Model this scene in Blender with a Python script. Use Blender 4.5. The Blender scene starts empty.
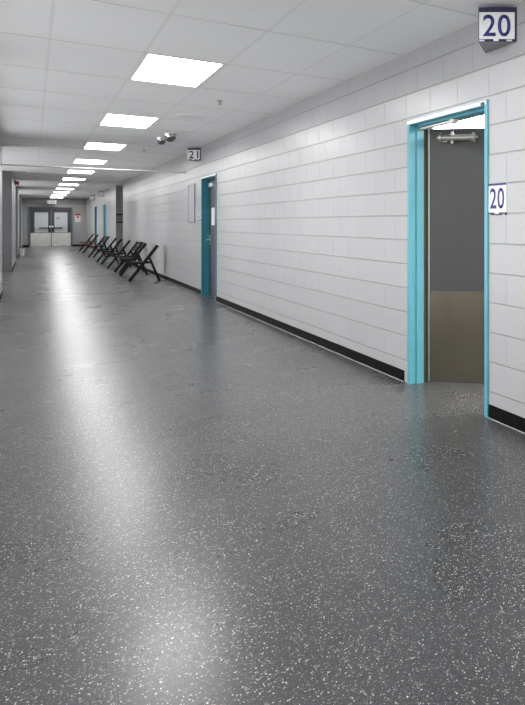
import bpy, bmesh, math, random
from mathutils import Vector, Matrix

random.seed(4)
C = bpy.context.scene.collection
SC = bpy.context.scene
R = math.radians

# ---------------------------------------------------------------- camera
CAMZ = 1.339
F, PX, PY, YAW = 635.3, 517.7, 223.1, 0.6521
cam_d = bpy.data.cameras.new('camera')
cam = bpy.data.objects.new('camera', cam_d); C.objects.link(cam)
cam.location = (0, 0, CAMZ); cam.rotation_euler = (R(90), 0, -YAW)
cam_d.sensor_fit = 'HORIZONTAL'; cam_d.sensor_width = 36
cam_d.lens = F / 525 * 36
cam_d.shift_x = -(PX - 262.5) / 525
cam_d.shift_y = -(352.5 - PY) / 525
cam_d.clip_start = 0.02
SC.camera = cam

# ---------------------------------------------------------------- world, exposure
w = bpy.data.worlds.new('world'); SC.world = w; w.use_nodes = True
w.node_tree.nodes['Background'].inputs[0].default_value = (0.97, 0.98, 1.0, 1)
w.node_tree.nodes['Background'].inputs[1].default_value = 2.7
vs = SC.view_settings
vs.view_transform = 'Standard'; vs.look = 'None'; vs.gamma = 1; vs.use_curve_mapping = False
vs.exposure = -0.06
LIGHT_W = 2.0          # each corridor troffer
LIGHT_SPREAD = 150
ROOM_W = 150.0
DIFF_E = 16.5            # glow of the diffuser itself
L0, LP = 6.11, 3.68     # first visible troffer, spacing
LX0, LX1 = 0.76, 1.37
CEIL = 2.763
XR, XL, YF, YB = 2.496, -0.45, 45.0, -5.6
WT = 0.20

# ---------------------------------------------------------------- materials
MATS = {}
def mat(name, col, rough=0.5, metal=0.0, emit=None, es=1.0, ior=1.5, spec=0.5, coat=0):
    m = bpy.data.materials.new(name); m.use_nodes = True
    b = m.node_tree.nodes['Principled BSDF']
    b.inputs['Base Color'].default_value = (*col, 1)
    b.inputs['Roughness'].default_value = rough
    b.inputs['Metallic'].default_value = metal
    b.inputs['IOR'].default_value = ior
    b.inputs['Specular IOR Level'].default_value = spec
    if coat: b.inputs['Coat Weight'].default_value = coat
    if emit:
        b.inputs['Emission Color'].default_value = (*emit, 1)
        b.inputs['Emission Strength'].default_value = es
    MATS[name] = m
    return m
def nd(m, t, **kw):
    n = m.node_tree.nodes.new(t)
    for k, v in kw.items(): setattr(n, k, v)
    return n
def ln(m, a, b): m.node_tree.links.new(a, b)
def noisy(m, scale, amt, bump=0.0, bscale=None, stretch=(1, 1, 1)):
    """small procedural variation of colour and a fine bump"""
    b = m.node_tree.nodes['Principled BSDF']
    tc = nd(m, 'ShaderNodeNewGeometry'); mp = nd(m, 'ShaderNodeMapping'); mp.inputs['Scale'].default_value = stretch
    ln(m, tc.outputs['Position'], mp.inputs['Vector'])
    n = nd(m, 'ShaderNodeTexNoise'); n.inputs['Scale'].default_value = scale; n.inputs['Detail'].default_value = 4
    ln(m, mp.outputs[0], n.inputs['Vector'])
    c = b.inputs['Base Color'].default_value[:3]
    r = nd(m, 'ShaderNodeValToRGB')
    r.color_ramp.elements[0].position = 0.3; r.color_ramp.elements[1].position = 0.7
    r.color_ramp.elements[0].color = (*[x * (1 - amt) for x in c], 1)
    r.color_ramp.elements[1].color = (*[min(1, x * (1 + amt)) for x in c], 1)
    ln(m, n.outputs[0], r.inputs[0]); ln(m, r.outputs[0], b.inputs['Base Color'])
    if bump:
        n2 = nd(m, 'ShaderNodeTexNoise'); n2.inputs['Scale'].default_value = bscale or scale * 6
        ln(m, mp.outputs[0], n2.inputs['Vector'])
        bp = nd(m, 'ShaderNodeBump'); bp.inputs['Strength'].default_value = bump; bp.inputs['Distance'].default_value = 0.003
        ln(m, n2.outputs[0], bp.inputs['Height']); ln(m, bp.outputs[0], b.inputs['Normal'])
    return m

def block_mat(name, col, axis='Y', rough=0.30):
    m = mat(name, col, rough)
    b = m.node_tree.nodes['Principled BSDF']
    g = nd(m, 'ShaderNodeNewGeometry'); s = nd(m, 'ShaderNodeSeparateXYZ'); ln(m, g.outputs['Position'], s.inputs[0])
    au = nd(m, 'ShaderNodeMath', operation='SUBTRACT'); au.inputs[1].default_value = 0.14
    ln(m, s.outputs[axis], au.inputs[0])
    av = nd(m, 'ShaderNodeMath', operation='SUBTRACT'); av.inputs[1].default_value = 0.182
    ln(m, s.outputs['Z'], av.inputs[0])
    cb = nd(m, 'ShaderNodeCombineXYZ'); ln(m, au.outputs[0], cb.inputs[0]); ln(m, av.outputs[0], cb.inputs[1])
    # brick texture needs positive coordinates to keep its rows regular
    ad = nd(m, 'ShaderNodeVectorMath', operation='ADD'); ad.inputs[1].default_value = (0.4064 * 40, 0.2032 * 4, 0)
    ln(m, cb.outputs[0], ad.inputs[0])
    br = nd(m, 'ShaderNodeTexBrick'); br.offset = 0.5; br.offset_frequency = 2; br.squash = 1
    br.inputs['Scale'].default_value = 1; br.inputs['Brick Width'].default_value = 0.4064
    br.inputs['Row Height'].default_value = 0.2032; br.inputs['Mortar Size'].default_value = 0.0035
    br.inputs['Mortar Smooth'].default_value = 0.35; br.inputs['Bias'].default_value = 0
    br.inputs['Color1'].default_value = (*[x * 0.975 for x in col], 1)
    br.inputs['Color2'].default_value = (*[x * 1.0 for x in col], 1)
    br.inputs['Mortar'].default_value = (*[x * 0.93 for x in col], 1)
    ln(m, ad.outputs[0], br.inputs['Vector'])
    # the top courses get a darker base colour
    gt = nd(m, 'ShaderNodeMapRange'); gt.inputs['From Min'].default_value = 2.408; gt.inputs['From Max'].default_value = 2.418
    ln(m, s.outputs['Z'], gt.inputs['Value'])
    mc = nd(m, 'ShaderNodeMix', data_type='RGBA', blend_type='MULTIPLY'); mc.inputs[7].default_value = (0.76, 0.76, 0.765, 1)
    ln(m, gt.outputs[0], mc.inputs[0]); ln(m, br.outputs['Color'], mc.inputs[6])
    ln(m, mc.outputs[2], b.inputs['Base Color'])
    # the tooled bed joints are deeper than the filled head joints
    dv = nd(m, 'ShaderNodeMath', operation='DIVIDE'); dv.inputs[1].default_value = 0.2032; ln(m, av.outputs[0], dv.inputs[0])
    fc = nd(m, 'ShaderNodeMath', operation='FRACT'); ln(m, dv.outputs[0], fc.inputs[0])
    pp = nd(m, 'ShaderNodeMath', operation='PINGPONG'); pp.inputs[1].default_value = 0.5; ln(m, fc.outputs[0], pp.inputs[0])
    mr = nd(m, 'ShaderNodeMapRange'); mr.inputs['From Min'].default_value = 0.012; mr.inputs['From Max'].default_value = 0.028
    mr.inputs['To Min'].default_value = 1; mr.inputs['To Max'].default_value = 0; ln(m, pp.outputs[0], mr.inputs['Value'])
    hv = nd(m, 'ShaderNodeMath', operation='MULTIPLY'); hv.inputs[1].default_value = 0.6; ln(m, br.outputs['Fac'], hv.inputs[0])
    mxx = nd(m, 'ShaderNodeMath', operation='MAXIMUM'); ln(m, hv.outputs[0], mxx.inputs[0]); ln(m, mr.outputs[0], mxx.inputs[1])
    inv = nd(m, 'ShaderNodeMath', operation='SUBTRACT'); inv.inputs[0].default_value = 1.0
    ln(m, mxx.outputs[0], inv.inputs[1])
    n = nd(m, 'ShaderNodeTexNoise'); n.inputs['Scale'].default_value = 60; n.inputs['Detail'].default_value = 3
    ln(m, g.outputs['Position'], n.inputs['Vector'])
    n3 = nd(m, 'ShaderNodeTexNoise'); n3.inputs['Scale'].default_value = 3.2; n3.inputs['Detail'].default_value = 1
    ln(m, g.outputs['Position'], n3.inputs['Vector'])
    mul = nd(m, 'ShaderNodeMath', operation='MULTIPLY_ADD'); mul.inputs[1].default_value = 0.10
    ln(m, n.outputs[0], mul.inputs[0]); ln(m, inv.outputs[0], mul.inputs[2])
    mul2 = nd(m, 'ShaderNodeMath', operation='MULTIPLY_ADD'); mul2.inputs[1].default_value = 0.6
    ln(m, n3.outputs[0], mul2.inputs[0]); ln(m, mul.outputs[0], mul2.inputs[2])
    bp = nd(m, 'ShaderNodeBump'); bp.inputs['Strength'].default_value = 1.0; bp.inputs['Distance'].default_value = 0.006
    ln(m, mul2.outputs[0], bp.inputs['Height']); ln(m, bp.outputs[0], b.inputs['Normal'])
    return m

WALLC = (0.475, 0.475, 0.48)
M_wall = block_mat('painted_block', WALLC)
M_wall_x = block_mat('painted_block_end', (0.42, 0.42, 0.415), 'X', 0.5)
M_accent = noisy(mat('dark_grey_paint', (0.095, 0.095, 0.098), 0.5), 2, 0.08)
M_plain = noisy(mat('plain_wall_paint', (0.70, 0.70, 0.70), 0.6), 2, 0.03)
M_base = mat('black_rubber_base', (0.004, 0.004, 0.004), 0.6, spec=0.12)
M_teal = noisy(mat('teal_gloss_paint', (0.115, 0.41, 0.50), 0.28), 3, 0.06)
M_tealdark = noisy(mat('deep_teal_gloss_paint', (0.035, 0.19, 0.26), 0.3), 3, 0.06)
M_leaf = noisy(mat('charcoal_door_paint', (0.052, 0.052, 0.051), 0.45), 3, 0.05)
M_leaf2 = noisy(mat('slate_door_paint', (0.06, 0.062, 0.075), 0.45), 3, 0.05)
M_kick = noisy(mat('bronze_tinted_steel', (0.12, 0.107, 0.08), 0.36, 0.85), 4, 0.10, stretch=(1, 1, 0.4))
M_steel = noisy(mat('brushed_steel', (0.80, 0.78, 0.72), 0.38, 1.0), 5, 0.08)
M_alu = mat('satin_aluminium', (0.80, 0.84, 0.87), 0.35, 0.35)
M_cast = mat('cast_closer_metal', (0.42, 0.41, 0.37), 0.35, 0.7)
M_chrome = mat('polished_dome', (0.55, 0.55, 0.55), 0.08, 1.0)
M_smoke = mat('smoked_dome', (0.12, 0.12, 0.12), 0.1, 0.6)
M_black = mat('black_enamel', (0.005, 0.005, 0.005), 0.55, spec=0.25)
M_bplastic = mat('black_plastic', (0.007, 0.007, 0.0075), 0.6, spec=0.25)
M_brown = noisy(mat('brown_wood_laminate', (0.19, 0.085, 0.028), 0.45), 9, 0.25)
M_white = mat('white_plastic', (0.82, 0.82, 0.82), 0.45)
M_signw = mat('sign_white', (0.80, 0.81, 0.80), 0.4)
M_navy = mat('sign_navy', (0.035, 0.03, 0.19), 0.4)
M_navyd = mat('sign_dark_navy', (0.022, 0.018, 0.07), 0.4)
M_signgrey = mat('sign_grey_body', (0.26, 0.26, 0.28), 0.5)
M_greytxt = mat('sign_grey_text', (0.05, 0.05, 0.05), 0.5)
M_red = mat('red_plastic', (0.50, 0.012, 0.02), 0.35)
M_paper = mat('white_paper', (0.78, 0.78, 0.78), 0.8)
M_glass = mat('glazed_poster', (0.56, 0.56, 0.60), 0.12)
M_frost = mat('papered_glass', (0.60, 0.62, 0.64), 0.25)
M_patch = noisy(mat('grey_patch_paint', (0.30, 0.30, 0.30), 0.5), 9, 0.1)
M_rail = mat('rail_enamel', (0.52, 0.52, 0.51), 0.6)
M_diff = mat('lit_diffuser', (0.9, 0.9, 0.9), 0.4, emit=(1, 1, 1), es=DIFF_E)
M_exit = mat('lit_exit_panel', (0.28, 0.28, 0.28), 0.5, emit=(1, 1, 0.98), es=0.12)
M_grid = mat('ceiling_grid_enamel', (0.84, 0.84, 0.835), 0.85, spec=0.2)
M_fix = mat('fixture_enamel', (0.80, 0.80, 0.80), 0.4)

# ceiling tiles
M_ceil = mat('ceiling_tile', (0.90, 0.90, 0.895), 0.85)
noisy(M_ceil, 0.8, 0.025, 0.25, 90)

# speckled floor
def floor_mat():
    m = mat('speckled_sheet_floor', (0.1, 0.1, 0.105), 0.30)
    b = m.node_tree.nodes['Principled BSDF']
    g = nd(m, 'ShaderNodeNewGeometry')
    base = nd(m, 'ShaderNodeTexNoise'); base.inputs['Scale'].default_value = 1.3; base.inputs['Detail'].default_value = 5
    ln(m, g.outputs['Position'], base.inputs['Vector'])
    rp = nd(m, 'ShaderNodeValToRGB')
    rp.color_ramp.elements[0].position = 0.3; rp.color_ramp.elements[1].position = 0.72
    rp.color_ramp.elements[0].color = (0.060, 0.060, 0.063, 1); rp.color_ramp.elements[1].color = (0.080, 0.080, 0.083, 1)
    ln(m, base.outputs[0], rp.inputs[0])
    last = rp.outputs[0]
    fine = nd(m, 'ShaderNodeTexNoise'); fine.inputs['Scale'].default_value = 160; fine.inputs['Detail'].default_value = 2
    ln(m, g.outputs['Position'], fine.inputs['Vector'])
    fr = nd(m, 'ShaderNodeMapRange'); fr.inputs['From Min'].default_value = 0.35; fr.inputs['From Max'].default_value = 0.65
    fr.inputs['To Min'].default_value = 0.72; fr.inputs['To Max'].default_value = 1.25
    ln(m, fine.outputs[0], fr.inputs['Value'])
    mm = nd(m, 'ShaderNodeMix', data_type='RGBA', blend_type='MULTIPLY'); mm.inputs[0].default_value = 1
    ln(m, last, mm.inputs[6]); ln(m, fr.outputs[0], mm.inputs[7]); last = mm.outputs[2]
    for scale, lim, rad, col, seed in ((175, 0.925, 0.28, (0.78, 0.78, 0.75), 0), (240, 0.88, 0.34, (0.33, 0.33, 0.325), 3.7),
                                       (110, 0.96, 0.21, (0.80, 0.79, 0.74), 7.1), (150, 0.84, 0.36, (0.035, 0.035, 0.04), 11.3),
                                       (110, 0.95, 0.32, (0.26, 0.24, 0.19), 17.9)):
        mp = nd(m, 'ShaderNodeVectorMath', operation='ADD'); mp.inputs[1].default_value = (seed, seed * 1.7, 0)
        ln(m, g.outputs['Position'], mp.inputs[0])
        ns = nd(m, 'ShaderNodeTexNoise'); ns.inputs['Scale'].default_value = scale * 2.2
        ln(m, mp.outputs[0], ns.inputs['Vector'])
        wp = nd(m, 'ShaderNodeVectorMath', operation='MULTIPLY_ADD'); wp.inputs[1].default_value = (0.006, 0.006, 0)
        ln(m, ns.outputs['Color'], wp.inputs[0]); ln(m, mp.outputs[0], wp.inputs[2])
        v = nd(m, 'ShaderNodeTexVoronoi', voronoi_dimensions='2D'); v.inputs['Scale'].default_value = scale
        ln(m, wp.outputs[0], v.inputs['Vector'])
        sp = nd(m, 'ShaderNodeSeparateColor'); ln(m, v.outputs['Color'], sp.inputs[0])
        a = nd(m, 'ShaderNodeMath', operation='GREATER_THAN'); a.inputs[1].default_value = lim; ln(m, sp.outputs[0], a.inputs[0])
        rr = nd(m, 'ShaderNodeMath', operation='MULTIPLY'); rr.inputs[1].default_value = rad * 1.3; ln(m, sp.outputs[1], rr.inputs[0])
        r2 = nd(m, 'ShaderNodeMath', operation='ADD'); r2.inputs[1].default_value = rad * 0.35; ln(m, rr.outputs[0], r2.inputs[0])
        c = nd(m, 'ShaderNodeMath', operation='LESS_THAN'); ln(m, v.outputs['Distance'], c.inputs[0]); ln(m, r2.outputs[0], c.inputs[1])
        k = nd(m, 'ShaderNodeMath', operation='MULTIPLY'); ln(m, a.outputs[0], k.inputs[0]); ln(m, c.outputs[0], k.inputs[1])
        mx = nd(m, 'ShaderNodeMix', data_type='RGBA')
        ln(m, k.outputs[0], mx.inputs[0]); ln(m, last, mx.inputs[6]); mx.inputs[7].default_value = (*col, 1)
        last = mx.outputs[2]
    ln(m, last, b.inputs['Base Color'])
    rn = nd(m, 'ShaderNodeTexNoise'); rn.inputs['Scale'].default_value = 1.7; rn.inputs['Detail'].default_value = 4
    ln(m, g.outputs['Position'], rn.inputs['Vector'])
    rm = nd(m, 'ShaderNodeMapRange'); rm.inputs['To Min'].default_value = 0.245; rm.inputs['To Max'].default_value = 0.315
    ln(m, rn.outputs[0], rm.inputs['Value']); ln(m, rm.outputs[0], b.inputs['Roughness'])
    bn = nd(m, 'ShaderNodeTexNoise'); bn.inputs['Scale'].default_value = 45; bn.inputs['Detail'].default_value = 3
    ln(m, g.outputs['Position'], bn.inputs['Vector'])
    bp = nd(m, 'ShaderNodeBump'); bp.inputs['Strength'].default_value = 0.05; bp.inputs['Distance'].default_value = 0.0015
    ln(m, bn.outputs[0], bp.inputs['Height']); ln(m, bp.outputs[0], b.inputs['Normal'])
    return m
M_floor = floor_mat()

# ---------------------------------------------------------------- mesh helpers
def box(bm, x0, x1, y0, y1, z0, z1, mtx=None, bev=0.0):
    t = bmesh.new()
    vs_ = [t.verts.new((x, y, z)) for x in (x0, x1) for y in (y0, y1) for z in (z0, z1)]
    for f in ((0, 1, 3, 2), (4, 6, 7, 5), (0, 4, 5, 1), (2, 3, 7, 6), (0, 2, 6, 4), (1, 5, 7, 3)):
        t.faces.new([vs_[i] for i in f])
    bmesh.ops.recalc_face_normals(t, faces=t.faces)
    if bev:
        bmesh.ops.bevel(t, geom=list(t.edges), offset=bev, segments=2, affect='EDGES', profile=0.6)
    merge(bm, t, mtx)
def merge(bm, t, mtx=None):
    if mtx is not None: t.transform(mtx)
    me = bpy.data.meshes.new('tmp'); t.to_mesh(me); t.free(); bm.from_mesh(me); bpy.data.meshes.remove(me)
def prism(bm, poly, z0, z1, mtx=None):
    """poly: xy points, extruded in z"""
    t = bmesh.new()
    a = [t.verts.new((x, y, z0)) for x, y in poly]; b = [t.verts.new((x, y, z1)) for x, y in poly]
    n = len(poly)
    t.faces.new(a[::-1]); t.faces.new(b)
    for i in range(n): t.faces.new((a[i], a[(i + 1) % n], b[(i + 1) % n], b[i]))
    bmesh.ops.recalc_face_normals(t, faces=t.faces)
    merge(bm, t, mtx)
def cyl(bm, p, q, r, r2=None, seg=16, cap=True):
    p, q = Vector(p), Vector(q); d = q - p
    t = bmesh.new()
    bmesh.ops.create_cone(t, cap_ends=cap, segments=seg, radius1=r, radius2=r if r2 is None else r2, depth=d.length)
    merge(bm, t, Matrix.Translation((p + q) / 2) @ d.to_track_quat('Z', 'Y').to_matrix().to_4x4())
def lathe(bm, prof, seg=24, mtx=None):
    t = bmesh.new(); rings = []
    for r, z in prof:
        if r < 1e-5: rings.append([t.verts.new((0, 0, z))])
        else: rings.append([t.verts.new((r * math.cos(2 * math.pi * i / seg), r * math.sin(2 * math.pi * i / seg), z)) for i in range(seg)])
    for a, b in zip(rings, rings[1:]):
        for i in range(seg):
            j = (i + 1) % seg
            if len(a) == 1 and len(b) > 1: t.faces.new((a[0], b[i], b[j]))
            elif len(b) == 1 and len(a) > 1: t.faces.new((a[i], a[j], b[0]))
            elif len(a) > 1: t.faces.new((a[i], a[j], b[j], b[i]))
    bmesh.ops.recalc_face_normals(t, faces=t.faces)
    merge(bm, t, mtx)
def bar(bm, p, q, w, h, bev=0.0, side=(0, 1, 0)):
    """rectangular bar from p to q, w across 'side', h across the other"""
    p, q = Vector(p), Vector(q); d = (q - p); L = d.length; z = d.normalized()
    y = Vector(side); y = (y - z * y.dot(z)).normalized(); x = y.cross(z)
    m = Matrix(((x.x, y.x, z.x, p.x), (x.y, y.y, z.y, p.y), (x.z, y.z, z.z, p.z), (0, 0, 0, 1)))
    box(bm, -h / 2, h / 2, -w / 2, w / 2, 0, L, m, bev)
def obj(name, bm, m, parent=None, smooth=False):
    me = bpy.data.meshes.new(name); bm.to_mesh(me); bm.free()
    me.materials.append(m)
    if smooth:
        for p in me.polygons: p.use_smooth = True
        try: me.set_sharp_from_angle(angle=R(35))
        except Exception: pass
    o = bpy.data.objects.new(name, me); C.objects.link(o)
    if parent: o.parent = parent
    return o
def B(): return bmesh.new()
def simple(name, m, *boxes, parent=None, bev=0.0):
    bm = B()
    for b in boxes: box(bm, *b, bev=bev)
    return obj(name, bm, m, parent)
def tag(o, label, cat, group=None):
    o['label'] = label; o['category'] = cat
    if group: o['group'] = group
    return o
def struct(o, label=None):
    o['kind'] = 'structure'
    if label: o['label'] = label
    return o
def empty(name, loc=(0, 0, 0), rz=0):
    o = bpy.data.objects.new(name, None); C.objects.link(o); o.location = loc; o.rotation_euler = (0, 0, rz)
    o.empty_display_size = 0.1
    return o
def copy_tree(o, parent=None):
    c = o.copy(); C.objects.link(c)
    if parent: c.parent = parent
    for ch in [x for x in o.children]: copy_tree(ch, c)
    return c
def frame_mtx(origin, right, up=(0, 0, 1)):
    r_, u_ = Vector(right).normalized(), Vector(up).normalized(); n = r_.cross(u_); o = Vector(origin)
    return Matrix(((r_.x, u_.x, n.x, o.x), (r_.y, u_.y, n.y, o.y), (r_.z, u_.z, n.z, o.z), (0, 0, 0, 1)))
def text_bm(s, size_h, width, mtx, depth=0.001, bold=0.0):
    """letters fitted to a height and width, centred on the frame's origin"""
    cu = bpy.data.curves.new('t', 'FONT'); cu.body = s; cu.align_x = 'CENTER'; cu.size = 1; cu.offset = bold
    cu.resolution_u = 6; cu.space_character = 1.07 if s.isdigit() else 1.0
    o = bpy.data.objects.new('t', cu); C.objects.link(o)
    bpy.context.view_layer.update()
    me = bpy.data.meshes.new_from_object(o.evaluated_get(bpy.context.evaluated_depsgraph_get()))
    bpy.data.objects.remove(o)
    xs = [v.co.x for v in me.vertices]; ys = [v.co.y for v in me.vertices]
    w_, h_ = max(xs) - min(xs), max(ys) - min(ys); cx, cy = (max(xs) + min(xs)) / 2, (max(ys) + min(ys)) / 2
    t = B(); t.from_mesh(me); bpy.data.meshes.remove(me)
    ex = bmesh.ops.extrude_face_region(t, geom=list(t.faces))
    for v in [g for g in ex['geom'] if isinstance(g, bmesh.types.BMVert)]: v.co.z += 1
    t.transform(Matrix.Diagonal((width / w_, size_h / h_, depth, 1)) @ Matrix.Translation((-cx, -cy, 0)))
    bmesh.ops.recalc_face_normals(t, faces=t.faces)
    t.transform(mtx)
    return t

# ---------------------------------------------------------------- room shell
YL = [(12.9, 15.2), (22.2, 26.9), (30.9, 34.1), (40.0, YF)]                # left wall pieces
DOORS = [(3.597, 4.77), (11.74, 12.93), (32.3, 33.4), (37.2, 38.4)]       # outer frame edges on the right wall
HT = 2.19
RX0, RX1 = 25.9, 28.3                                                    # alcove on the right
struct(simple('floor', M_floor, (-2.4, 7.6, YB, YF + 0.2, -0.05, 0.0)))

# ceiling with the troffer cells left open
lights = [L0 + LP * k for k in range(-3, 11)]
bm = B()
y = YB
for Ls in lights:
    box(bm, -2.4, XR + 1.5, y, Ls, CEIL, CEIL + 0.02)
    box(bm, -2.4, LX0, Ls, Ls + 1.22, CEIL, CEIL + 0.02)
    box(bm, LX1, XR + 1.5, Ls, Ls + 1.22, CEIL, CEIL + 0.02)
    y = Ls + 1.22
box(bm, -2.4, XR + 1.5, y, YF + 0.2, CEIL, CEIL + 0.02)
struct(obj('ceiling', bm, M_ceil))
# exposed grid
bm = B()
for gx in (-0.40 + 0.0, 0.105, 0.745, 1.385, 2.01):
    if gx < -0.3: continue
    box(bm, gx - 0.011, gx + 0.011, YB, YF, CEIL - 0.0008, CEIL + 0.001)
bm2 = B()
gy = L0 - 0.015 - 1.2267 * 9
while gy < YF:
    x0 = XL
    box(bm2, x0, XR, gy - 0.004, gy + 0.004, CEIL - 0.0025, CEIL + 0.001)
    gy += 1.2267
struct(obj('trim_1', bm, M_grid))
struct(obj('trim_2', bm2, mat('grid_joint_shadow_gap', (0.62, 0.62, 0.62), 0.7)))

# right wall
bm = B()
cuts = [(a, b, HT) for a, b in DOORS] + [(RX0, RX1, None)]
cuts.sort()
y = YB
for a, b, h in cuts:
    box(bm, XR, XR + WT, y, a, 0, CEIL)
    if h: box(bm, XR, XR + WT, a, b, h, CEIL)
    y = b
box(bm, XR, XR + WT, y, YF, 0, CEIL)
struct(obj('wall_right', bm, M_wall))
# alcove behind the gap in the right wall
bm = B()
box(bm, XR + WT, XR + 1.3, RX1, RX1 + 0.12, 0, CEIL)
box(bm, XR + 0.002, XR + WT, RX1 - 0.004, RX1, 0, CEIL)
box(bm, XR + 1.3, XR + 1.42, RX0 - 0.3, RX1 + 0.12, 0, CEIL)
box(bm, XR + WT, XR + 1.3, RX0 - 0.12, RX0, 0, CEIL)
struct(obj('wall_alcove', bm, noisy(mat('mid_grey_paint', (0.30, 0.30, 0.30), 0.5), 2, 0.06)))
# left wall
bm = B(); bma = B()
for i, (a, b) in enumerate(YL):
    box(bm, XL - WT, XL, a, b, 0, CEIL)
    if i: box(bma, XL - 1.7, XL - 0.001, a - 0.01, a, 0, CEIL)
    if i < len(YL) - 1:
        n = YL[i + 1][0]
        box(bma, XL - 1.82, XL - 1.7, b - 0.15, n + 0.15, 0, 0.15); box(bma, XL - 1.82, XL - 1.7, b - 0.15, n + 0.15, 2.7, CEIL)  # recess backs left open so added daylight reaches the far ceiling
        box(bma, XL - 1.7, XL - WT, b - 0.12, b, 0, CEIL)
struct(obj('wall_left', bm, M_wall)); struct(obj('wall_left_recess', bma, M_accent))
# unseen window openings added so daylight lifts the ceiling: sill, head and posts
bm = B(); box(bm, XL - WT, XL, YB, 12.9, 0, 0.25); box(bm, XL - WT, XL, YB, 12.9, 2.66, CEIL)
for k in range(7): box(bm, XL - WT, XL, YB + k * 3.05, YB + k * 3.05 + 0.14, 0.25, 2.66)
struct(obj('wall_left_added_openings', bm, M_wall))
for k in range(6):
    a_ = YB + k * 3.05 + 0.14; b_ = a_ + 2.91; bm = B(); xx = XL - 0.12
    for bx in ((a_, a_ + .05, .25, 2.66), (b_ - .05, b_, .25, 2.66), (a_ + .05, b_ - .05, .25, .30), (a_ + .05, b_ - .05, 2.61, 2.66), (a_ + 1.43, a_ + 1.48, .30, 2.61)):
        box(bm, xx, xx + 0.06, *bx)
    struct(obj('window_%d' % (k + 1), bm, M_fix))  # paneless frames in the added daylight openings
# far and back walls
struct(simple('wall_far', M_wall_x, (XL - WT, XR + WT, YF, YF + 0.15, 0, CEIL)))
struct(simple('wall_back', M_wall_x, (XL - WT, XR + WT, YB - 0.15, YB, 0, CEIL)))

# room behind the open door
bm = B()
box(bm, 7.3, 7.42, 0.4, 10.5, 0, CEIL); box(bm, XR + WT, 7.42, 0.28, 0.4, 0, CEIL); box(bm, XR + WT, 7.42, 10.5, 10.62, 0, CEIL)
struct(obj('wall_side_room', bm, M_plain))
struct(simple('ceiling_side_room', M_plain, (XR + 1.5, 7.42, 0.28, 10.62, CEIL, CEIL + 0.02)))

# rubber base
def basebox(a, b, side=1):
    x = XR if side > 0 else XL
    return (x - 0.006, x + 0.0, a, b, 0.0, 0.094) if side > 0 else (x, x + 0.006, a, b, 0, 0.094)
bm = B(); bm_t = B()
edges = [YB] + [v for a, b, h in cuts for v in ((a, b))] + [YF]
for i in range(0, len(edges), 2):
    a, b = edges[i], edges[i + 1]
    a2 = a + (0.075 if i else 0)
    box(bm, *basebox(a2, b - 0.004))
    box(bm_t, XR - 0.011, XR - 0.005, a2, b - 0.004, 0, 0.004)
struct(obj('baseboard_right', bm, M_base)); struct(obj('trim_3', bm_t, M_rail))
struct(simple('baseboard_left', M_base, *[basebox(a, b, -1) for a, b in YL]))
struct(simple('baseboard_far', M_base, (XL, -0.18, YF - 0.008, YF, 0, 0.10), (1.84, XR, YF - 0.008, YF, 0, 0.10)))

# ---------------------------------------------------------------- right-hand doors
def door_frame(root, a, b, tm):
    """double-rabbeted steel frame; a..b outer edges along Y"""
    f = 0.036; pr = 0.012; x0, x1 = XR - pr, XR + WT + pr
    s0, s1, st = XR + 0.05, XR + 0.115, 0.016
    def prof(yo, sgn):      # jamb profile from outer edge yo inward
        i = yo + sgn * f
        return [(x0, yo), (x0, i), (s0, i), (s0, i + sgn * st), (s1, i + sgn * st), (s1, i), (x1, i), (x1, yo), (XR + WT + .001, yo),
                (XR + WT + .001, yo + sgn * .002), (XR - .001, yo + sgn * .002), (XR - .001, yo)]
    for yo, sg in ((b, -1), (a, 1)):
        bm = B(); prism(bm, prof(yo, sg), 0, HT - f); obj('jamb', bm, tm, root)
    bm = B()
    z = HT - f
    for bx in ((x0, s0, a, b, z, HT), (s0, s1, a, b, z - st, HT), (s1, x1, a, b, z, HT)): box(bm, *bx)
    hd = obj('door_head', bm, tm, root)
    bm = B(); box(bm, x0 - 0.004, x0, a + 0.012, b - 0.003, z + 0.003, HT - 0.004, bev=0.0015)  # paler satin strip laid over the head face
    obj('head_strip', bm, M_alu, root)['label'] = 'pale strip along the frame head'
    return hd

def make_closer(parent, mtx):
    """tube closer fixed on a leaf; local x along leaf, y out of the face"""
    bm = B()
    cyl(bm, (0.10, -0.055, 0), (0.36, -0.055, 0), 0.027)
    for x in (0.075, 0.355): cyl(bm, (x, -0.055, 0), (x + 0.022, -0.055, 0), 0.040)
    cyl(bm, (0.055, -0.055, 0), (0.40, -0.055, 0), 0.013)
    cyl(bm, (0.185, -0.055, -0.05), (0.185, -0.055, 0.05), 0.013)
    cyl(bm, (0.185, -0.055, 0.012), (0.185, -0.055, 0.03), 0.024)
    box(bm, 0.09, 0.14, -0.045, 0, -0.035, 0.03, bev=0.004); box(bm, 0.33, 0.37, -0.045, 0, -0.03, 0.03, bev=0.004)
    bm.transform(mtx)
    return obj('closer_body', bm, M_cast, parent, True)

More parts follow.
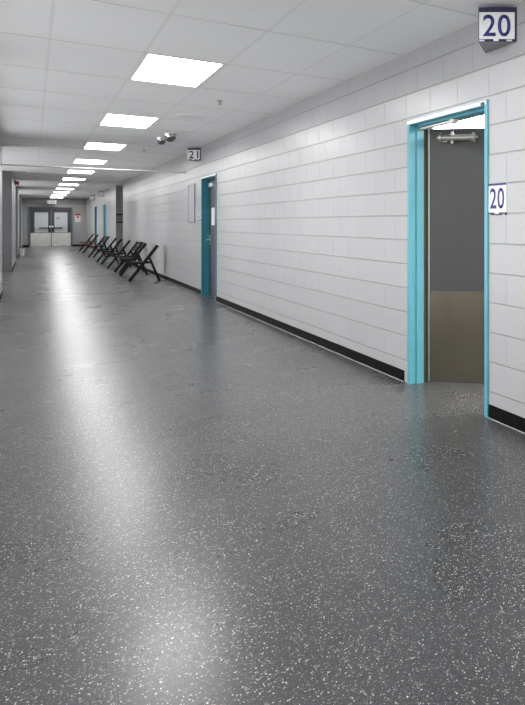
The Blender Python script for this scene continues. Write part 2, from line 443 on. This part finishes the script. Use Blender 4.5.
# door 1: open into the lit room, number 20
a, b = DOORS[0]
d1 = struct(empty('door_1', (XR, (a + b) / 2, 0)), 'open charcoal door in teal frame beside the number 20 plate')
inv = Matrix.Translation(-Vector(d1.location))
def local(root):
    """shift parts built in world space under a moved root"""
    mi = Matrix.Translation(-Vector(root.location))
    for o in root.children:
        if o.type == 'MESH': o.data.transform(mi)
        for c in o.children:
            if c.type == 'MESH': c.data.transform(mi)
door_frame(d1, a, b, M_teal)
hx, hy = XR + 0.147, b - 0.08
dirv = Vector((0.70, -0.714, 0)).normalized()
bm = B(); box(bm, XR + 0.1155, XR + 0.150, b - 0.056, b - 0.036, 0.0, HT - 0.04); obj('gap_shade', bm, mat('dark_olive_gap_shade', (0.07, 0.06, 0.03), 0.6), d1)  # dark olive strip paints the shade in the rabbet gap
lm = Matrix(((dirv.x, -dirv.y, 0, hx), (dirv.y, dirv.x, 0, hy), (0, 0, 1, 0), (0, 0, 0, 1)))   # local x along the leaf, local -y the corridor face
bm = B(); box(bm, 0, 1.03, 0, 0.045, 0.008, 2.128, lm, 0.002); leaf = obj('leaf', bm, M_leaf, d1)
bm = B(); box(bm, 0.012, 1.02, -0.003, 0, 0.014, 0.77, lm); obj('kick_plate', bm, M_kick, leaf)['label'] = 'tarnished metal kick plate'
bm = B(); box(bm, -0.003, 0.006, -0.002, 0.046, 0.010, 2.126, lm, 0.002); obj('hinge_edge', bm, M_cast, leaf)
make_closer(leaf, lm @ Matrix.Translation((0.03, 0, 2.045)))
bm = B(); bar(bm, (XR + 0.065, b - 0.07, 2.118), (XR + 0.055, b - 0.60, 2.118), 0.03, 0.018, 0.002, (1, 0, 0))
box(bm, XR + 0.03, XR + 0.08, b - 0.66, b - 0.60, 2.10, 2.13, None, 0.003)
obj('closer_arm', bm, M_cast, d1)
bm = B(); cyl(bm, (0.95, 0.0, 1.0), (0.95, -0.06, 1.0), 0.012); cyl(bm, (0.95, -0.055, 1.0), (0.83, -0.055, 1.0), 0.010); bm.transform(lm); obj('lever_handle', bm, M_steel, leaf, True)
bm = B(); box(bm, XR - 0.0175, XR - 0.0155, a + 0.03, a + 0.075, HT - 0.033, HT - 0.014); obj('maker_label', bm, M_navyd, d1)
local(d1)

# door 2: closed, number 21
def closed_door(n, a, b, label, tm, paper):
    d = struct(empty('door_%d' % n, (XR, (a + b) / 2, 0)), label)
    door_frame(d, a, b, tm)
    x = XR + 0.118
    bm = B(); box(bm, x, x + 0.045, a + 0.048, b - 0.048, 0.008, HT - 0.05, None, 0.002); lf = obj('leaf', bm, M_leaf2, d)
    bm = B(); cyl(bm, (x, b - 0.12, 1.03), (x - 0.06, b - 0.12, 1.03), 0.012); cyl(bm, (x - 0.055, b - 0.13, 1.03), (x - 0.055, b - 0.25, 1.03), 0.011)
    box(bm, x - 0.008, x, b - 0.15, b - 0.09, 0.94, 1.12, None, 0.002)
    obj('lever_handle', bm, M_steel, lf, True)
    if paper:
        bm = B(); box(bm, x - 0.003, x, a + 0.70, a + 0.95, 1.30, 1.62); obj('paper_notice', bm, M_paper, lf)['label'] = 'white paper notice'
        bm = B(); box(bm, x - 0.05, x, a + 0.72, a + 0.95, 2.0, 2.07, None, 0.006); obj('closer_body', bm, M_alu, lf)
    local(d)
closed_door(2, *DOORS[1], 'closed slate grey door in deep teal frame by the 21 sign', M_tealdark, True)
closed_door(3, *DOORS[2], 'closed door in teal frame past the chairs on the right wall', M_teal, False)
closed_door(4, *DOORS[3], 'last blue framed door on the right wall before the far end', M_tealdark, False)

# ---------------------------------------------------------------- far double doors
d5 = struct(empty('door_5', (0.83, YF, 0)), 'pair of dark doors with papered windows at the far end')
y0, y1 = YF - 0.06, YF
FX0, FX1, FZ = -0.17, 1.83, 2.24
M_fteal = noisy(mat('muted_teal_paint', (0.10, 0.19, 0.23), 0.4), 3, 0.05)
for x in ((FX0, FX0 + 0.06), (FX1 - 0.06, FX1)):
    bm = B(); box(bm, *x, y0 - 0.02, y1, 0, FZ, None, 0.003); obj('jamb', bm, M_fteal, d5)
bm = B(); box(bm, FX0, FX1, y0 - 0.02, y1, FZ - 0.06, FZ + 0.001, None, 0.003); obj('door_head', bm, M_leaf2, d5)
for s, (xa, xb, wa, wb) in enumerate(((FX0 + 0.065, 0.838, 0.085, 0.70), (0.850, FX1 - 0.065, 0.99, 1.60))):
    z0, z1 = 0.99, 1.95
    bm = B()
    for bx in ((xa, wa, 0.01, FZ - 0.065), (wb, xb, 0.01, FZ - 0.065), (wa, wb, 0.01, z0 - 0.18), (wa, wb, z1, FZ - 0.065)):
        box(bm, bx[0], bx[1], y0, y1 - 0.005, bx[2], bx[3])
    lf = obj('leaf', bm, M_leaf2, d5)
    bm = B(); box(bm, wa, wb, y0 + 0.018, y0 + 0.03, z0 - 0.18, z1); obj('window_pane', bm, M_frost, lf)['label'] = 'window covered with white paper'
    bm = B(); box(bm, xa + 0.012, xb - 0.012, y0 - 0.004, y0, 0.02, 0.785); obj('kick_plate', bm, M_steel, lf)['label'] = 'shiny steel kick plate'
    c = 0.79 if s == 0 else 0.90
    e = 0.30 if s == 0 else 1.36
    bm = B(); box(bm, min(c, e), max(c, e), y0 - 0.07, y0 - 0.035, 1.03, 1.09, None, 0.004)
    for hx_ in (c, e): box(bm, hx_ - 0.02, hx_ + 0.02, y0 - 0.05, y0, 1.04, 1.09, None, 0.004)
    obj('push_bar', bm, M_black, lf)
    bm = B(); box(bm, c - 0.04, c + 0.04, y0 - 0.05, y0 - 0.001, 1.09, 1.19, None, 0.006); obj('lock_case', bm, M_white, lf)
    if s == 1:
        bm = B()
        for k in range(24):
            an = 2 * math.pi * k / 24; an2 = 2 * math.pi * (k + 1) / 24
            cyl(bm, (1.16 + .065 * math.cos(an), y0 + 0.014, 1.62 + .065 * math.sin(an)), (1.16 + .065 * math.cos(an2), y0 + 0.014, 1.62 + .065 * math.sin(an2)), 0.014, seg=6)
        obj('round_sticker', bm, M_greytxt, lf)
local(d5)

# ---------------------------------------------------------------- ceiling lights
def make_light():
    r = empty('ceiling_light', (0, 0, CEIL))
    W, L = LX1 - LX0, 1.22
    bm = B()
    for bx in ((0, 0.016, 0, L), (W - 0.016, W, 0, L), (0.016, W - 0.016, 0, 0.016), (0.016, W - 0.016, L - 0.016, L)):
        box(bm, bx[0], bx[1], bx[2], bx[3], -0.004, 0.06)
    box(bm, 0, W, 0, L, 0.06, 0.065)
    obj('frame', bm, M_fix, r)
    bm = B(); box(bm, 0.016, W - 0.016, 0.016, L - 0.016, 0.006, 0.012); obj('diffuser', bm, M_diff, r)
    ld = bpy.data.lights.new('lamp', 'AREA'); ld.shape = 'RECTANGLE'; ld.size = W - 0.04; ld.size_y = L - 0.04
    ld.energy = LIGHT_W; ld.spread = R(LIGHT_SPREAD); ld.color = (1, 0.995, 0.985)
    lo = bpy.data.objects.new('lamp', ld); C.objects.link(lo); lo.parent = r; lo.location = (W / 2, L / 2, 0.0)
    return r
Lt = make_light()
for k, Ls in enumerate(lights):
    o = Lt if k == 0 else copy_tree(Lt)
    o.location = (LX0, Ls, CEIL)
    i = k - 3
    if i < 0: lab = ['farthest back lit ceiling light, outside the photo behind the viewer', 'middle lit ceiling light behind the viewer, outside the photo', 'lit ceiling light directly over the viewer, just outside the photo'][i + 3]
    elif i == 0: lab = 'nearest and largest lit rectangular ceiling light in the photo'
    else:
        ordn = ['', 'second', 'third', 'fourth', 'fifth', 'sixth', 'seventh', 'eighth', 'ninth', 'tenth', 'eleventh'][i]
        lab = '%s nearest lit rectangular light in the row along the ceiling' % ordn
        if i == 10: lab = 'farthest lit ceiling light, closest to the double doors'
    tag(o, lab, 'ceiling light', 'rectangular lights along the corridor ceiling')
# lights in the side room
def room_light(x, y, label):
    o = empty('panel_light', (x, y, CEIL))
    bm = B(); box(bm, 0, 1.22, 0, 2.44, -0.02, -0.001); obj('diffuser', bm, M_diff, o)
    bm = B()
    for bx in ((-0.02, 0, -0.02, 2.46), (1.22, 1.24, -0.02, 2.46), (0, 1.22, -0.02, 0), (0, 1.22, 2.44, 2.46)): box(bm, *bx, -0.024, -0.001)
    obj('frame', bm, M_fix, o)
    ld = bpy.data.lights.new('lamp', 'AREA'); ld.shape = 'RECTANGLE'; ld.size = 1.2; ld.size_y = 2.4; ld.energy = ROOM_W; ld.color = (1, 0.96, 0.88)
    lo = bpy.data.objects.new('lamp', ld); C.objects.link(lo); lo.parent = o; lo.location = (0.61, 1.22, -0.03)
    tag(o, label, 'ceiling light')
room_light(4.3, 6.2, 'bright panel light on the ceiling seen through the open door')
room_light(4.1, 1.3, 'bright panel light in the side room, hidden by the wall right of the open door')

# ---------------------------------------------------------------- projecting number signs
def corner_sign(name, yP, num, label, faint=False):
    """V-shaped sign: wall points (XR, yP) and (XR, yP+0.30), apex out in the corridor"""
    z0, z1 = 2.515, 2.738
    r = empty(name, (XR, yP + 0.15, z0))
    P1, Q, P2 = Vector((0, -0.15, 0)), Vector((-0.197, 0, 0)), Vector((0, 0.205, 0))
    bm = B(); prism(bm, [tuple(P1[:2]), tuple(Q[:2]), tuple(P2[:2])], 0, z1 - z0); obj('housing', bm, M_signgrey, r)
    for st, en, s in ((Q, P1, 0), (P2, Q, 1)):
        d = (en - st); wd = d.length; h = z1 - z0
        m = frame_mtx(st + Vector((0, 0, h / 2)) + d / 2, d)
        def pl(nm, x0, x1, ya, yb, za, zb, mt, par=r):
            t = B(); box(t, x0, x1, ya, yb, za, zb, m); return obj(nm, t, mt, par)
        face = pl('sign_face', -wd / 2 + .002, wd / 2 - .004, -h / 2, h / 2, 0.0005, 0.004, M_navyd)
        pl('number_panel', -wd / 2 + .002, wd / 2 - .016, -h / 2 + .016, h / 2 - .034, 0.004, 0.006, M_signw, face)
        for xx in (-wd / 2 + .002, -0.03, 0.055):
            pl('tab', xx, xx + .034, -h / 2 + .002, -h / 2 + .011 + (0.005 if xx == -0.03 else 0), 0.004, 0.0065, M_signw, face)
        t = text_bm(num, 0.142, 0.178, m @ Matrix.Translation((-0.008, -0.009, 0.006)), 0.001, 0.013)
        obj('number', t, M_navy if num == '20' else M_greytxt, face)
    return tag(r, label, 'sign', 'numbered signs projecting from the right wall')
corner_sign('projecting_sign', 3.275, '20', 'large projecting number 20 sign high on the wall at top right')
corner_sign('projecting_sign', 13.02, '21', 'projecting number 21 sign high on the wall beyond the dark teal door')
corner_sign('projecting_sign', 33.4, '22', 'tiny projecting sign beyond the dark alcove, the nearer of two')
corner_sign('projecting_sign', 38.4, '23', 'farthest tiny projecting sign near the end of the right wall')

def wall_plate(ya, yb, z0, z1, num, label):
    r = empty('number_plate', (XR, (ya + yb) / 2, (z0 + z1) / 2))
    wd, h = yb - ya, z1 - z0
    m = frame_mtx((0, 0, 0), (0, -1, 0))
    def pl(nm, x0, x1, ya_, yb_, za, zb, mt, par=r):
        t = B(); box(t, x0, x1, ya_, yb_, za, zb, m); return obj(nm, t, mt, par)
    pl('plate', -wd / 2, wd / 2, -h / 2 + .018, h / 2, 0, 0.004, M_signw)
    pl('top_band', -wd / 2, wd / 2, h / 2 - .014, h / 2, 0.004, 0.005, M_navy)
    pl('bottom_band', -wd / 2, wd / 2, -h / 2 + .009, -h / 2 + .018, 0, 0.0045, M_navyd)
    pl('bottom_band', -wd / 2 + .03, wd / 2 - .055, -h / 2, -h / 2 + .009, 0, 0.0045, M_navyd)
    pl('bottom_band', wd / 2 - .02, wd / 2, -h / 2, -h / 2 + .009, 0, 0.0045, M_navyd)
    pl('tab', -0.03, 0.02, -h / 2 + .009, -h / 2 + .018, 0.0045, 0.0055, M_signw)
    t = text_bm(num, 0.140, 0.165, m @ Matrix.Translation((-0.003, 0.006, 0.004)), 0.001, 0.009)
    obj('number', t, M_navy, r)
    tag(r, label, 'sign', 'flat number plates on the right wall')
wall_plate(3.388, 3.594, 1.393, 1.607, '20', 'white number 20 plate on the wall beside the open door')
wall_plate(12.99, 13.20, 1.393, 1.607, '21', 'small flat plate on the wall beside the closed dark teal door')

# glazed notice frame beyond the number 21 door
def glazed():
    r = empty('picture_frame', (XR, 13.83, 1.72))
    w2, h2 = 0.30, 0.375
    bm = B()
    for bx in ((-w2, -w2 +   .012, -h2, h2), (w2 - .012, w2, -h2, h2), (-w2, w2, -h2, -h2 + .012), (-w2, w2, h2 - .012, h2)):
        box(bm, -0.018, 0, bx[0], bx[1], bx[2], bx[3], None, 0.002)
    obj('frame', bm, M_signgrey, r)
    bm = B(); box(bm, -0.012, -0.002, -w2 + .02, w2 - .02, -h2 + .02, h2 - .02); obj('glazing', bm, M_glass, r)
    tag(r, 'tall narrow-looking pale glazed frame on the wall left of door 21', 'frame')
glazed()

# grey tapering mark on the wall near the first chair
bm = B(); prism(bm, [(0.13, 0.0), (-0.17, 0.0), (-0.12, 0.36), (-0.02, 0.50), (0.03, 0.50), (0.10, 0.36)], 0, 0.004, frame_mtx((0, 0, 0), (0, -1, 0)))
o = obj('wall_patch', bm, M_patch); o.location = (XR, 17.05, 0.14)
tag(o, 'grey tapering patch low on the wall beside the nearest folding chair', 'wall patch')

# ---------------------------------------------------------------- cross rail
r = empty('cross_rail', (XL, 14.56, 2.38))
bm = B(); cyl(bm, (0.012, 0, 0), (XR - XL - 0.012, 0, 0), 0.011, seg=12); obj('tube', bm, M_rail, r, True)
for x, s in ((0, 1), (XR - XL, -1)):
    bm = B(); cyl(bm, (x, 0, 0), (x + s * 0.012, 0, 0), 0.035); obj('flange', bm, M_rail, r, True)
tag(r, 'thin white rail spanning the corridor below the ceiling', 'rail')

# ---------------------------------------------------------------- ceiling devices
def dome(x, y, label, rad):
    r = empty('dome_camera', (x, y, CEIL))
    bm = B(); lathe(bm, [(0, 0), (rad * 1.12, 0), (rad * 1.12, -0.015), (rad, -0.03), (rad, -0.055), (0, -0.055)]); obj('base', bm, M_chrome, r, True)
    bm = B(); lathe(bm, [(rad * 0.96 * math.cos(R(t)), -0.055 - rad * 0.95 * math.sin(R(t))) for t in range(0, 91, 10)]); obj('dome', bm, M_smoke, r, True)
    tag(r, label, 'security camera', 'dome cameras on the ceiling')
dome(1.74, 11.40, 'nearer and larger mirrored dome camera on the ceiling', 0.082)
dome(1.70, 12.0, 'farther dome camera, lower left of the larger dome', 0.07)
def sprinkler(x, y, label):
    r = empty('sprinkler_head', (x, y, CEIL))
    bm = B(); lathe(bm, [(0, 0), (0.034, 0), (0.034, -0.004), (0.013, -0.010), (0, -0.010)]); obj('escutcheon', bm, M_cast, r, True)
    bm = B(); cyl(bm, (0, 0, -0.008), (0, 0, -0.045), 0.008)
    for s in (-1, 1): bar(bm, (s * 0.012, 0, -0.012), (s * 0.012, 0, -0.042), 0.005, 0.004)
    obj('frame_arms', bm, M_cast, r)
    bm = B(); cyl(bm, (0, 0, -0.045), (0, 0, -0.048), 0.018); obj('deflector', bm, M_cast, r)
    tag(r, label, 'sprinkler', 'ceiling sprinklers')
sprinkler(1.73, 7.97, 'small metal sprinkler on the ceiling to the right of the nearest light')
sprinkler(1.72, 14.2, 'tiny sprinkler on the ceiling left of the farther dome camera')
# round flush speaker
r = empty('ceiling_speaker', (1.69, 9.35, CEIL))
bm = B(); lathe(bm, [(0, 0), (0.19, 0), (0.19, -0.006), (0.17, -0.010), (0, -0.010)], 32); obj('rim', bm, M_grid, r, True)
bm = B(); lathe(bm, [(0, -0.0095), (0.162, -0.0095), (0.160, -0.014), (0, -0.016)], 32); obj('grille', bm, M_fix, r, True)
tag(r, 'round flush white disc on the ceiling before the dome cameras', 'speaker')

# fire strobe and small box on the left wall
r = empty('fire_alarm', (XL, 25.4, 2.60))
bm = B(); box(bm, 0, 0.035, -0.07, 0.07, -0.08, 0.08, None, 0.008); obj('back_box', bm, M_red, r)
bm = B(); cyl(bm, (0.03, 0, 0.0), (0.11, 0, 0.0), 0.05, 0.065); obj('horn', bm, M_red, r, True)
bm = B(); cyl(bm, (0.108, 0, 0.0), (0.112, 0, 0), 0.03); obj('lens', bm, M_black, r)
tag(r, 'red fire alarm horn high on the left wall', 'fire alarm')
r = empty('floor_bin', (XL + 0.10, 32.6, 0))
bm = B(); lathe(bm, [(0, 0), (0.07, 0), (0.095, 0.30), (0.09, 0.30), (0.066, 0.012), (0, 0.012)], 16); obj('bucket', bm, M_white, r, True)
bm = B(); lathe(bm, [(0.088, 0.295), (0.100, 0.295), (0.100, 0.315), (0.088, 0.315), (0.088, 0.295)], 16); obj('rim', bm, M_white, r, True)
tag(r, 'small white bin on the floor against the left wall', 'bin')

# exit sign
r = empty('exit_sign', (0.86, YF - 0.6, CEIL))
bm = B(); box(bm, -0.012, 0.012, -0.012, 0.012, -0.13, 0); obj('stem', bm, M_white, r)
bm = B(); box(bm, -0.21, 0.21, -0.03, 0.03, -0.34, -0.13, None, 0.006); obj('case', bm, M_exit, r)
t = text_bm('EXIT', 0.15, 0.36, frame_mtx((0, -0.031, -0.235), (1, 0, 0)), 0.002, 0.02); obj('lettering', t, M_greytxt, r)
tag(r, 'lit exit sign hanging in front of the far double doors', 'exit sign')
# red and white notice
r = empty('wall_notice', (2.09, YF, 1.645))
bm = B(); box(bm, -0.135, 0.135, -0.006, 0, -0.24, 0.24); obj('sheet', bm, M_paper, r)
bm = B(); box(bm, -0.135, 0.135, -0.008, -0.006, 0.14, 0.24); obj('header', bm, M_red, r)
bm = B(); cyl(bm, (0.0, -0.008, 0.055), (0, -0.006, 0.055), 0.05); box(bm, -0.015, 0.055, -0.008, -0.006, -0.02, 0.03); obj('symbol', bm, M_red, r)
tag(r, 'white notice with red header right of the far double doors', 'notice')
# alcove sign
r = empty('alcove_sign', (XR + 0.16, RX1 - 0.004, 1.52))
bm = B(); box(bm, -0.15, 0.24, -0.012, 0, -0.17, 0.17, None, 0.002); obj('board', bm, mat('alcove_board', (0.22, 0.22, 0.24), 0.5), r)
bm = B(); box(bm, -0.15, 0.24, -0.016, -0.012, 0.12, 0.17); obj('stripe', bm, M_black, r)
bm = B(); box(bm, -0.15, 0.24, -0.016, -0.012, -0.17, -0.13); obj('stripe', bm, M_black, r)
tag(r, 'grey board with black edges in the dark alcove', 'sign')

# ---------------------------------------------------------------- folding chairs
def make_chair(seat_m, leg_m, low_m, back_m):
    """faces local -x, width along y (0..0.44), front feet at x=0"""
    r = empty('folding_chair')
    Wd = 0.44
    bm = B(); box(bm, 0.02, 0.40, 0.03, Wd - 0.03, 0.405, 0.448, None, 0.010)
    obj('seat', bm, seat_m, r)
    def up(z): return 0.57 * z / 0.82
    for yy in (0.012, Wd - 0.012):
        bm = B(); bar(bm, (0, yy, 0.0), (up(0.815), yy, 0.815), 0.028, 0.052, 0.004); obj('front_leg', bm, leg_m, r)
    for yy in (0.036, Wd - 0.036):
        bm = B(); bar(bm, (up(0.56), yy, 0.56), (0.60, yy, 0.0), 0.026, 0.050, 0.004); obj('rear_leg', bm, low_m, r)
    for yy in (0.034, Wd - 0.034):
        bm = B(); bar(bm, (0.03, yy, 0.405), (0.45, yy, 0.425), 0.016, 0.026, 0.003); obj('seat_rail', bm, low_m, r)
    bm = B(); bar(bm, (up(0.16), 0.0, 0.16), (up(0.16), Wd, 0.16), 0.016, 0.016, 0, (1, 0, 0)); obj('stretcher', bm, low_m, r)
    bm = B(); bar(bm, (0.555, 0.03, 0.12), (0.555, Wd - 0.03, 0.12), 0.016, 0.016, 0, (1, 0, 0)); obj('stretcher', bm, low_m, r)
    # backrest lies along the uprights
    d = Vector((0.57, 0, 0.82)).normalized(); n = Vector((d.z, 0, -d.x))
    def bk(t, l0, l1, ya, yb, th=0.016):
        m = Matrix(((n.x, 0, d.x, 0), (0, 1, 0, 0), (n.z, 0, d.z, 0), (0, 0, 0, 1)))
        box(t, -th / 2, th / 2, ya, yb, l0, l1, m, 0.004)
    bm = B(); top = 0.985; lo = 0.70
    bk(bm, top - 0.06, top + 0.01, 0.024, Wd - 0.024); bk(bm, lo, top - 0.13, 0.024, Wd - 0.024)
    bk(bm, top - 0.135, top - 0.055, 0.024, 0.15); bk(bm, top - 0.135, top - 0.055, Wd - 0.15, Wd - 0.024)
    obj('backrest', bm, back_m, r)
    return r
chA = make_chair(M_bplastic, M_black, M_black, M_bplastic)
chB = make_chair(M_brown, M_black, M_brown, M_bplastic)
def Yd(d): return (d - 1.24) / 0.795
spots = [(14.62, -6, 'nearest black folding chair, closest to the camera in the row'),
         (16.15, -5, 'second nearest black folding chair along the right wall'),
         (17.15, 10, 'black folding chair turned to show its slotted back, third nearest'),
         (18.85, -6, 'fourth nearest black folding chair along the right wall'),
         (20.55, -4, 'fifth nearest black folding chair, before the dark alcove'),
         (21.95, -5, 'sixth nearest black folding chair, at the edge of the dark alcove'),
         (24.5, 18, 'black folding chair turned to show its broad back, just past the dark alcove')]
for k, (d, a_, lab) in enumerate(spots):
    o = chA if k == 0 else copy_tree(chA)
    o.location = (1.745 if abs(a_) < 10 else 1.85, Yd(d) , 0)
    o.rotation_euler = (0, 0, R(a_))
    tag(o, lab, 'chair', 'folding chairs along the right wall')
for k, (d, a_, lab) in enumerate([(28.2, -6, 'folding chair with brown seat, the nearer of the last two'),
                                  (30.3, -6, 'farthest folding chair with brown seat, nearest the double doors')]):
    o = chB if k == 0 else copy_tree(chB)
    o.location = (1.745, Yd(d), 0); o.rotation_euler = (0, 0, R(a_))
    tag(o, lab, 'chair', 'brown seated folding chairs at the end of the row')
